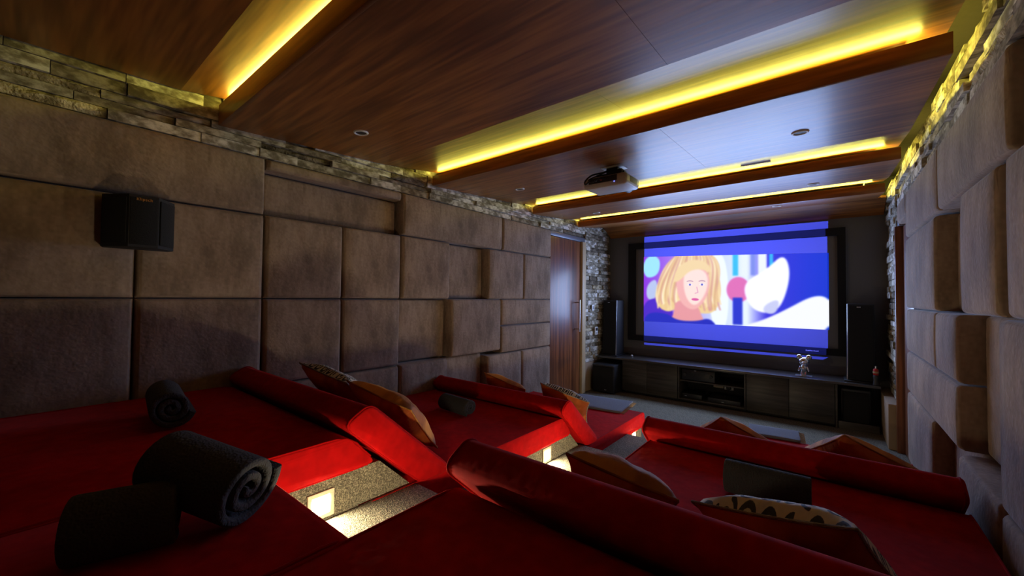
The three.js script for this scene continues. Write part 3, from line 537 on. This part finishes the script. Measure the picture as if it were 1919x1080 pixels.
{ // chrome figurine: smooth head with two round ears, slim body, square foot plate
  const t = thing('figurine', 'chrome big-eared figurine on a thin plate in front of the screen', 'figurine', [2.392, 0.4745, 0.31]);
  part('plate', box(-0.075, 0.075, 0.0003, 0.008, -0.05, 0.05, 0.003), M.silver, t);
  const V = (a) => a.map(([x, y]) => new THREE.Vector2(x, y));
  part('body', new THREE.LatheGeometry(V([[0.0, 0.008], [0.018, 0.008], [0.014, 0.02], [0.022, 0.05], [0.03, 0.085], [0.026, 0.105], [0.016, 0.12], [0.0, 0.122]]), 24), M.chrome, t);
  const hd = part('head', new THREE.SphereGeometry(0.05, 28, 20).scale(1, 0.92, 0.9), M.chrome, t, [0.004, 0.158, 0]);
  for (const s of [-1, 1]) { part('ear', new THREE.SphereGeometry(0.027, 20, 14).scale(1, 1, 0.7), M.chrome, hd, [s * 0.042, 0.046, -0.004]); part('arm', new THREE.CapsuleGeometry(0.009, 0.04, 6, 12).rotateZ(s * 0.35), M.chrome, t, [s * 0.037, 0.08, 0.006]); part('leg', new THREE.CapsuleGeometry(0.012, 0.025, 6, 12), M.chrome, t, [s * 0.016, 0.03, 0.004]); }
  part('muzzle', new THREE.SphereGeometry(0.02, 16, 12).scale(1.1, 0.8, 0.8), M.chrome, hd, [0, -0.012, 0.038]);
}
{
  const t = thing('bottle', 'small dark bottle with a red top at the right end of the worktop', 'bottle', [2.965, 0.4745, 0.418]), V = (a) => a.map(([x, y]) => new THREE.Vector2(x, y));
  part('glass_body', new THREE.LatheGeometry(V([[0, 0.0003], [0.021, 0.0003], [0.023, 0.006], [0.017, 0.05], [0.022, 0.085], [0.019, 0.10], [0, 0.10]]), 20), M.dark, t);
  part('red_top', new THREE.LatheGeometry(V([[0, 0.10], [0.019, 0.1005], [0.022, 0.125], [0.02, 0.155], [0.009, 0.165], [0, 0.165]]), 20), M.red, t); part('cap', new THREE.CylinderGeometry(0.008, 0.009, 0.022, 14), M.silver, t, [0, 0.176, 0]);
  part('label_band', new THREE.CylinderGeometry(0.0228, 0.0228, 0.018, 20, 1, true), M.amberFringe, t, [0, 0.128, 0]);
}
{
  const t = thing('sensor', 'small infrared sensor dome on the worktop near the stone wall', 'sensor', [0.42, 0.4745, 0.20]);
  part('dome', new THREE.SphereGeometry(0.016, 18, 10, 0, 7, 0, Math.PI / 2).scale(1, 1.3, 1), M.white, t, [0, 0.004, 0]); part('base', new THREE.CylinderGeometry(0.02, 0.022, 0.005, 20), M.dark, t, [0, 0.0027, 0]);
}
// controls on the stone by the door
{
  const t = thing('light_switch', 'small grey light switch on the stone by the door', 'switch', [0, 0, 0]); part('plate', box(-0.004, 0.004, 1.12, 1.20, 0.54, 0.61, 0.002), M.white, t); part('rocker', box(0.0045, 0.007, 1.14, 1.18, 0.56, 0.59, 0.001), M.grey, t);
  const u = thing('thermostat', 'white thermostat with a dark display on the stone by the door', 'thermostat', [0, 0, 0]); part('plate', box(-0.004, 0.012, 0.775, 0.885, 0.44, 0.52, 0.003), M.white, u); part('display', box(0.0125, 0.014, 0.83, 0.872, 0.452, 0.508, 0.001), M.black, u); part('button', box(0.0125, 0.0145, 0.79, 0.805, 0.47, 0.49, 0.001), M.grey, u);
}
// surround speaker on the left wall
{
  const t = thing('surround_speaker', 'black angled surround speaker mounted on the suede wall', 'speaker', [0.008, 1.51, 5.325]);
  const s = new THREE.Shape(); [[-0.115, 0], [-0.125, 0.05], [-0.05, 0.155], [0.05, 0.155], [0.125, 0.05], [0.115, 0]].forEach(([z, x], i) => (i ? s.lineTo(z, x) : s.moveTo(z, x)));
  const g = new THREE.ExtrudeGeometry(s, { depth: 0.235, bevelEnabled: true, bevelSize: 0.003, bevelThickness: 0.003, bevelSegments: 2 }); // shape (z, x), up along y
  g.applyMatrix4(new THREE.Matrix4().makeBasis(new THREE.Vector3(0, 0, 1), new THREE.Vector3(1, 0, 0), new THREE.Vector3(0, 1, 0))); 
  part('cabinet_box', boxUV(g, 0.4), M.blackMatt, t, [0, 0.003, 0]);
  part('baffle', box(0.157, 0.161, 0.012, 0.228, -0.047, 0.047, 0.002), M.cloth, t);
  for (const k of [-1, 1]) part('side_grille', boxUV(softBox(0.004, 0.21, 0.115, 0.0015, 1, 1), 0.5), M.cloth, t, [0.1085, 0.12, k * 0.0925], [0, -k * 0.951, 0]);
  const font = await new FontLoader().loadAsync('fonts/droid/droid_sans_bold.typeface.json');
  const tg = new TextGeometry('Klipsch', { font, size: 0.012, depth: 0.0015, curveSegments: 3 }); tg.computeBoundingBox(); tg.translate(-(tg.boundingBox.max.x) / 2, 0, 0); tg.rotateY(Math.PI / 2);
  part('badge', tg, M.copper, t, [0.161, 0.215, 0]).userData.label = 'copper maker badge';
}

// ================================================================ TOWELS, BLANKETS, CUSHIONS
// a cloth rolled up: a thick spiral drawn out along x
function rollGeo(R, L, flat = 1, turns = 2.6, th = 0.017) {
  const n = 70, out = [], inn = [];
  for (let i = 0; i <= n; i++) { const a = i / n * turns * 2 * Math.PI, rad = 0.012 + (R - 0.012) * i / n; out.push([rad * Math.cos(a), rad * Math.sin(a) * flat]); const r2 = Math.max(0.003, rad - th); inn.push([r2 * Math.cos(a), r2 * Math.sin(a) * flat]); }
  const s = new THREE.Shape(); [...out, ...inn.reverse()].forEach(([x, y], i) => (i ? s.lineTo(x, y) : s.moveTo(x, y)));
  const g = new THREE.ExtrudeGeometry(s, { depth: L, steps: 4, bevelEnabled: true, bevelSize: 0.004, bevelThickness: 0.006, bevelOffset: -0.002, bevelSegments: 2 }); g.translate(0, 0, -L / 2); g.rotateY(Math.PI / 2);
  g.deleteAttribute('uv'); g.deleteAttribute('normal');
  return boxUV(mergeVertices(g, 1e-4), 0.9);
}
function roll(R, L, flat, pos, rot, label, turnEnd = 0) {
  const g = rollGeo(R, L, flat); if (turnEnd) g.rotateX(turnEnd);
  g.computeBoundingBox(); const o = single('rolled_towel', g, M.towel, label, 'towel'); o.position.set(...pos); o.rotation.set(...rot); return o;
}
roll(0.078, 0.30, 0.92, [0.55, 0.866, 5.29], [0, -0.12, 0], 'dark grey rolled towel lying next to the suede wall below the speaker', 2.2);
roll(0.068, 0.15, 0.88, [1.545, 0.855, 5.535], [0, Math.PI / 2 - 0.35, 0], 'dark rolled blanket lying behind a larger one on the narrow mattress', 1.2);
roll(0.100, 0.20, 0.88, [1.545, 0.895, 5.40], [0.1, 0.52, -0.30], 'large charcoal rolled blanket lying against a smaller roll on the narrow mattress', 2.6);
roll(0.058, 0.27, 0.95, [0.64, 0.565, 3.785], [0, -0.08, 0], 'small dark grey rolled towel on the middle tier by the suede wall', 0.4);
roll(0.075, 0.27, 0.88, [2.435, 0.587, 3.84], [0, 0.02, 0], 'charcoal folded towel in the middle of the mattress by the right wall', 1.9);

function flatBlanket(x0, x1, z0, z1, y, turn, label) {
  const t = thing('blanket', label, 'blanket', [(x0 + x1) / 2, y, (z0 + z1) / 2]); t.rotation.y = turn;
  const w = x1 - x0, d = z1 - z0, g = softBox(w, 0.016, d, 0.006, 10, 2), p = g.attributes.position;
  for (let i = 0; i < p.count; i++) p.setY(i, p.getY(i) + 0.010 + 0.006 * fbm(nB, p.getX(i) + 2, p.getZ(i) + 2, 5, 5, 2) * (p.getY(i) > 0 ? 1 : 0));
  part('cloth', boxUV(g, 1), M.blanket, t);
  const f = []; for (let i = 0; i < 26; i++) f.push(tube([[w / 2 - 0.002, 0.008, -d / 2 + d * (i + 0.5) / 26], [w / 2 + 0.016, 0.006, -d / 2 + d * (i + 0.5) / 26 + rr(-0.004, 0.004)], [w / 2 + 0.032, 0.0035, -d / 2 + d * (i + 0.5) / 26 + rr(-0.008, 0.008)]], 0.0022, 4, false, 5)); part('fringe', merged(f), M.amberFringe, t).userData.kind = 'stuff';
}
flatBlanket(0.52, 1.10, 1.80, 2.24, 0.2405, 0.12, 'flat grey fringed blanket on the lowest mattress by the wooden door');
flatBlanket(2.10, 2.44, 1.79, 2.05, 0.2405, 0.1, 'small grey fringed blanket on the lowest mattress before the cabinets');

const amberMap = tex(256, 256, (u, v) => lerp3([0.62, 0.36, 0.10], [0.86, 0.58, 0.22], step(0.35, 0.65, fbm(nA, u, v, 9, 9, 3))), true, [1, 1]);
function scrollTexture(bg, ink) {
  const cv = document.createElement('canvas'); cv.width = cv.height = 512; const c = cv.getContext('2d'); c.fillStyle = bg; c.fillRect(0, 0, 512, 512); c.strokeStyle = ink; c.lineCap = 'round'; c.lineWidth = 13;
  for (let j = 0; j < 6; j++) for (let i = 0; i < 6; i++) { const x = 45 + i * 85 + (j % 2) * 40, y = 45 + j * 85, t0 = (i * 7 + j * 5) % 6; c.beginPath(); for (let k = 0; k <= 30; k++) { const a = t0 + k * 0.3, r = 4 + k * 1.25; const X = x + r * Math.cos(a), Y = y + r * Math.sin(a); if (k) c.lineTo(X, Y); else c.moveTo(X, Y); } c.stroke(); }
  const t = new THREE.CanvasTexture(cv); t.colorSpace = THREE.SRGBColorSpace; t.magFilter = THREE.LinearFilter; t.wrapS = t.wrapT = THREE.RepeatWrapping; t.repeat.set(3.6, 3.6); return t;
}
const cushMats = { amber: std({ map: amberMap, roughness: 0.75, bumpMap: suedeBump, bumpScale: 0.006 }), scroll: std({ map: scrollTexture('#c9c2ad', '#15121a'), roughness: 0.75, bumpMap: suedeBump, bumpScale: 0.006 }), tan: std({ map: amberMap, color: rgb(0.75, 0.72, 0.7), roughness: 0.8, bumpMap: suedeBump, bumpScale: 0.006 }), back: std({ map: amberMap, color: rgb(0.8, 0.5, 0.4), roughness: 0.85, bumpMap: suedeBump, bumpScale: 0.006 }) };
function cushGeo(S, T, side, k) {          // one half (front or back) of a square cushion in the xy plane
  const n = 22, pos = [], idx = [];
  for (let j = 0; j <= n; j++) for (let i = 0; i <= n; i++) {
    const u = -1 + 2 * i / n, v = -1 + 2 * j / n, pinch = (a, b) => a * (1 - 0.07 * (1 - b * b) * (a * a));
    const hgt = T * Math.pow((1 - u * u) * (1 - v * v), 0.42) * (1 + 0.25 * (fbm(nA, (u + k) * 0.5 + 3, (v + k) * 0.5 + 3, 5, 5, 2) - 0.5));
    pos.push(pinch(u, v) * S / 2, pinch(v, u) * S / 2, side * hgt);
  }
  for (let j = 0; j < n; j++) for (let i = 0; i < n; i++) { const a = j * (n + 1) + i, q = [a, a + 1, a + n + 2, a, a + n + 2, a + n + 1]; idx.push(...(side > 0 ? q : q.reverse())); }
  const g = new THREE.BufferGeometry(); g.setAttribute('position', new THREE.Float32BufferAttribute(pos, 3)); g.setIndex(idx); g.computeVertexNormals();
  const uv = []; for (let i = 0; i < pos.length; i += 3) uv.push(pos[i] + 0.5, pos[i + 1] + 0.5); g.setAttribute('uv', new THREE.Float32BufferAttribute(uv, 2)); return g;
}
function cushion(S, pos, lean, spin, yaw, front, back, label) {      // front faces the screen (-z)
  const t = thing('cushion', label, 'cushion', pos); t.rotation.set(lean, yaw, spin, 'YXZ');
  part('front_cover', cushGeo(S, 0.085, -1, pos[0]), front, t); part('back_cover', cushGeo(S, 0.06, 1, pos[0] + 1), back, t);
  const c = []; for (let i = 0; i < 80; i++) { const a = i / 80 * 4, e = Math.floor(a), f = (a - e) * 2 - 1, P = [[f, -1], [1, f], [-f, 1], [-1, -f]][e]; c.push([P[0] * (1 - 0.07 * (1 - P[1] * P[1])) * S / 2, P[1] * (1 - 0.07 * (1 - P[0] * P[0])) * S / 2, 0]); }
  part('piping', tube(c, 0.004, 160, true, 5), front, t);
}
const lean = 0.78;
function propped(S, corner, right, spin, front, back, label) {        // placed by its upper left (or right) corner
  const u = (right ? 1 : -1) * S / 2, c = Math.cos(spin), q = Math.sin(spin), lx = u * c - S / 2 * q, ly = u * q + S / 2 * c;
  cushion(S, [corner[0] - lx, corner[1] - ly * Math.cos(lean), corner[2] - ly * Math.sin(lean)], lean, spin, 0, front, back, label);
}
propped(0.40, [0.82, 0.89, 4.68], 0, -0.33, cushMats.amber, cushMats.back, 'orange cushion propped against the backrest beside a scroll-patterned one');
propped(0.40, [0.33, 0.922, 4.69], 0, -0.25, cushMats.scroll, cushMats.back, 'black and cream scroll-patterned cushion next to the orange one');
propped(0.31, [2.03, 0.842, 4.66], 0, -0.30, cushMats.tan, cushMats.back, 'plain tan cushion against the backrest across the aisle');
propped(0.34, [2.675, 0.86, 4.66], 1, 0.35, cushMats.scroll, cushMats.back, 'black and tan patterned cushion against the backrest near the right wall');
propped(0.38, [0.37, 0.665, 3.22], 0, -0.40, cushMats.amber, cushMats.back, 'orange cushion tip showing above the front backrest by the suede wall');
propped(0.38, [0.94, 0.66, 3.22], 0, -0.40, cushMats.scroll, cushMats.back, 'patterned cushion tip showing above the front backrest near the aisle');
propped(0.36, [2.155, 0.645, 3.22], 0, -0.7, cushMats.amber, cushMats.back, 'orange cushion tip showing above the front backrest before the shelf cabinet');
propped(0.38, [2.68, 0.665, 3.22], 0, -0.65, cushMats.amber, cushMats.back, 'orange cushion corner showing above the front backrest before the right tower speaker');

scene.traverse((o) => { if (o.isMesh) { o.castShadow = true; o.receiveShadow = true; } });
renderer.render(scene, camera);
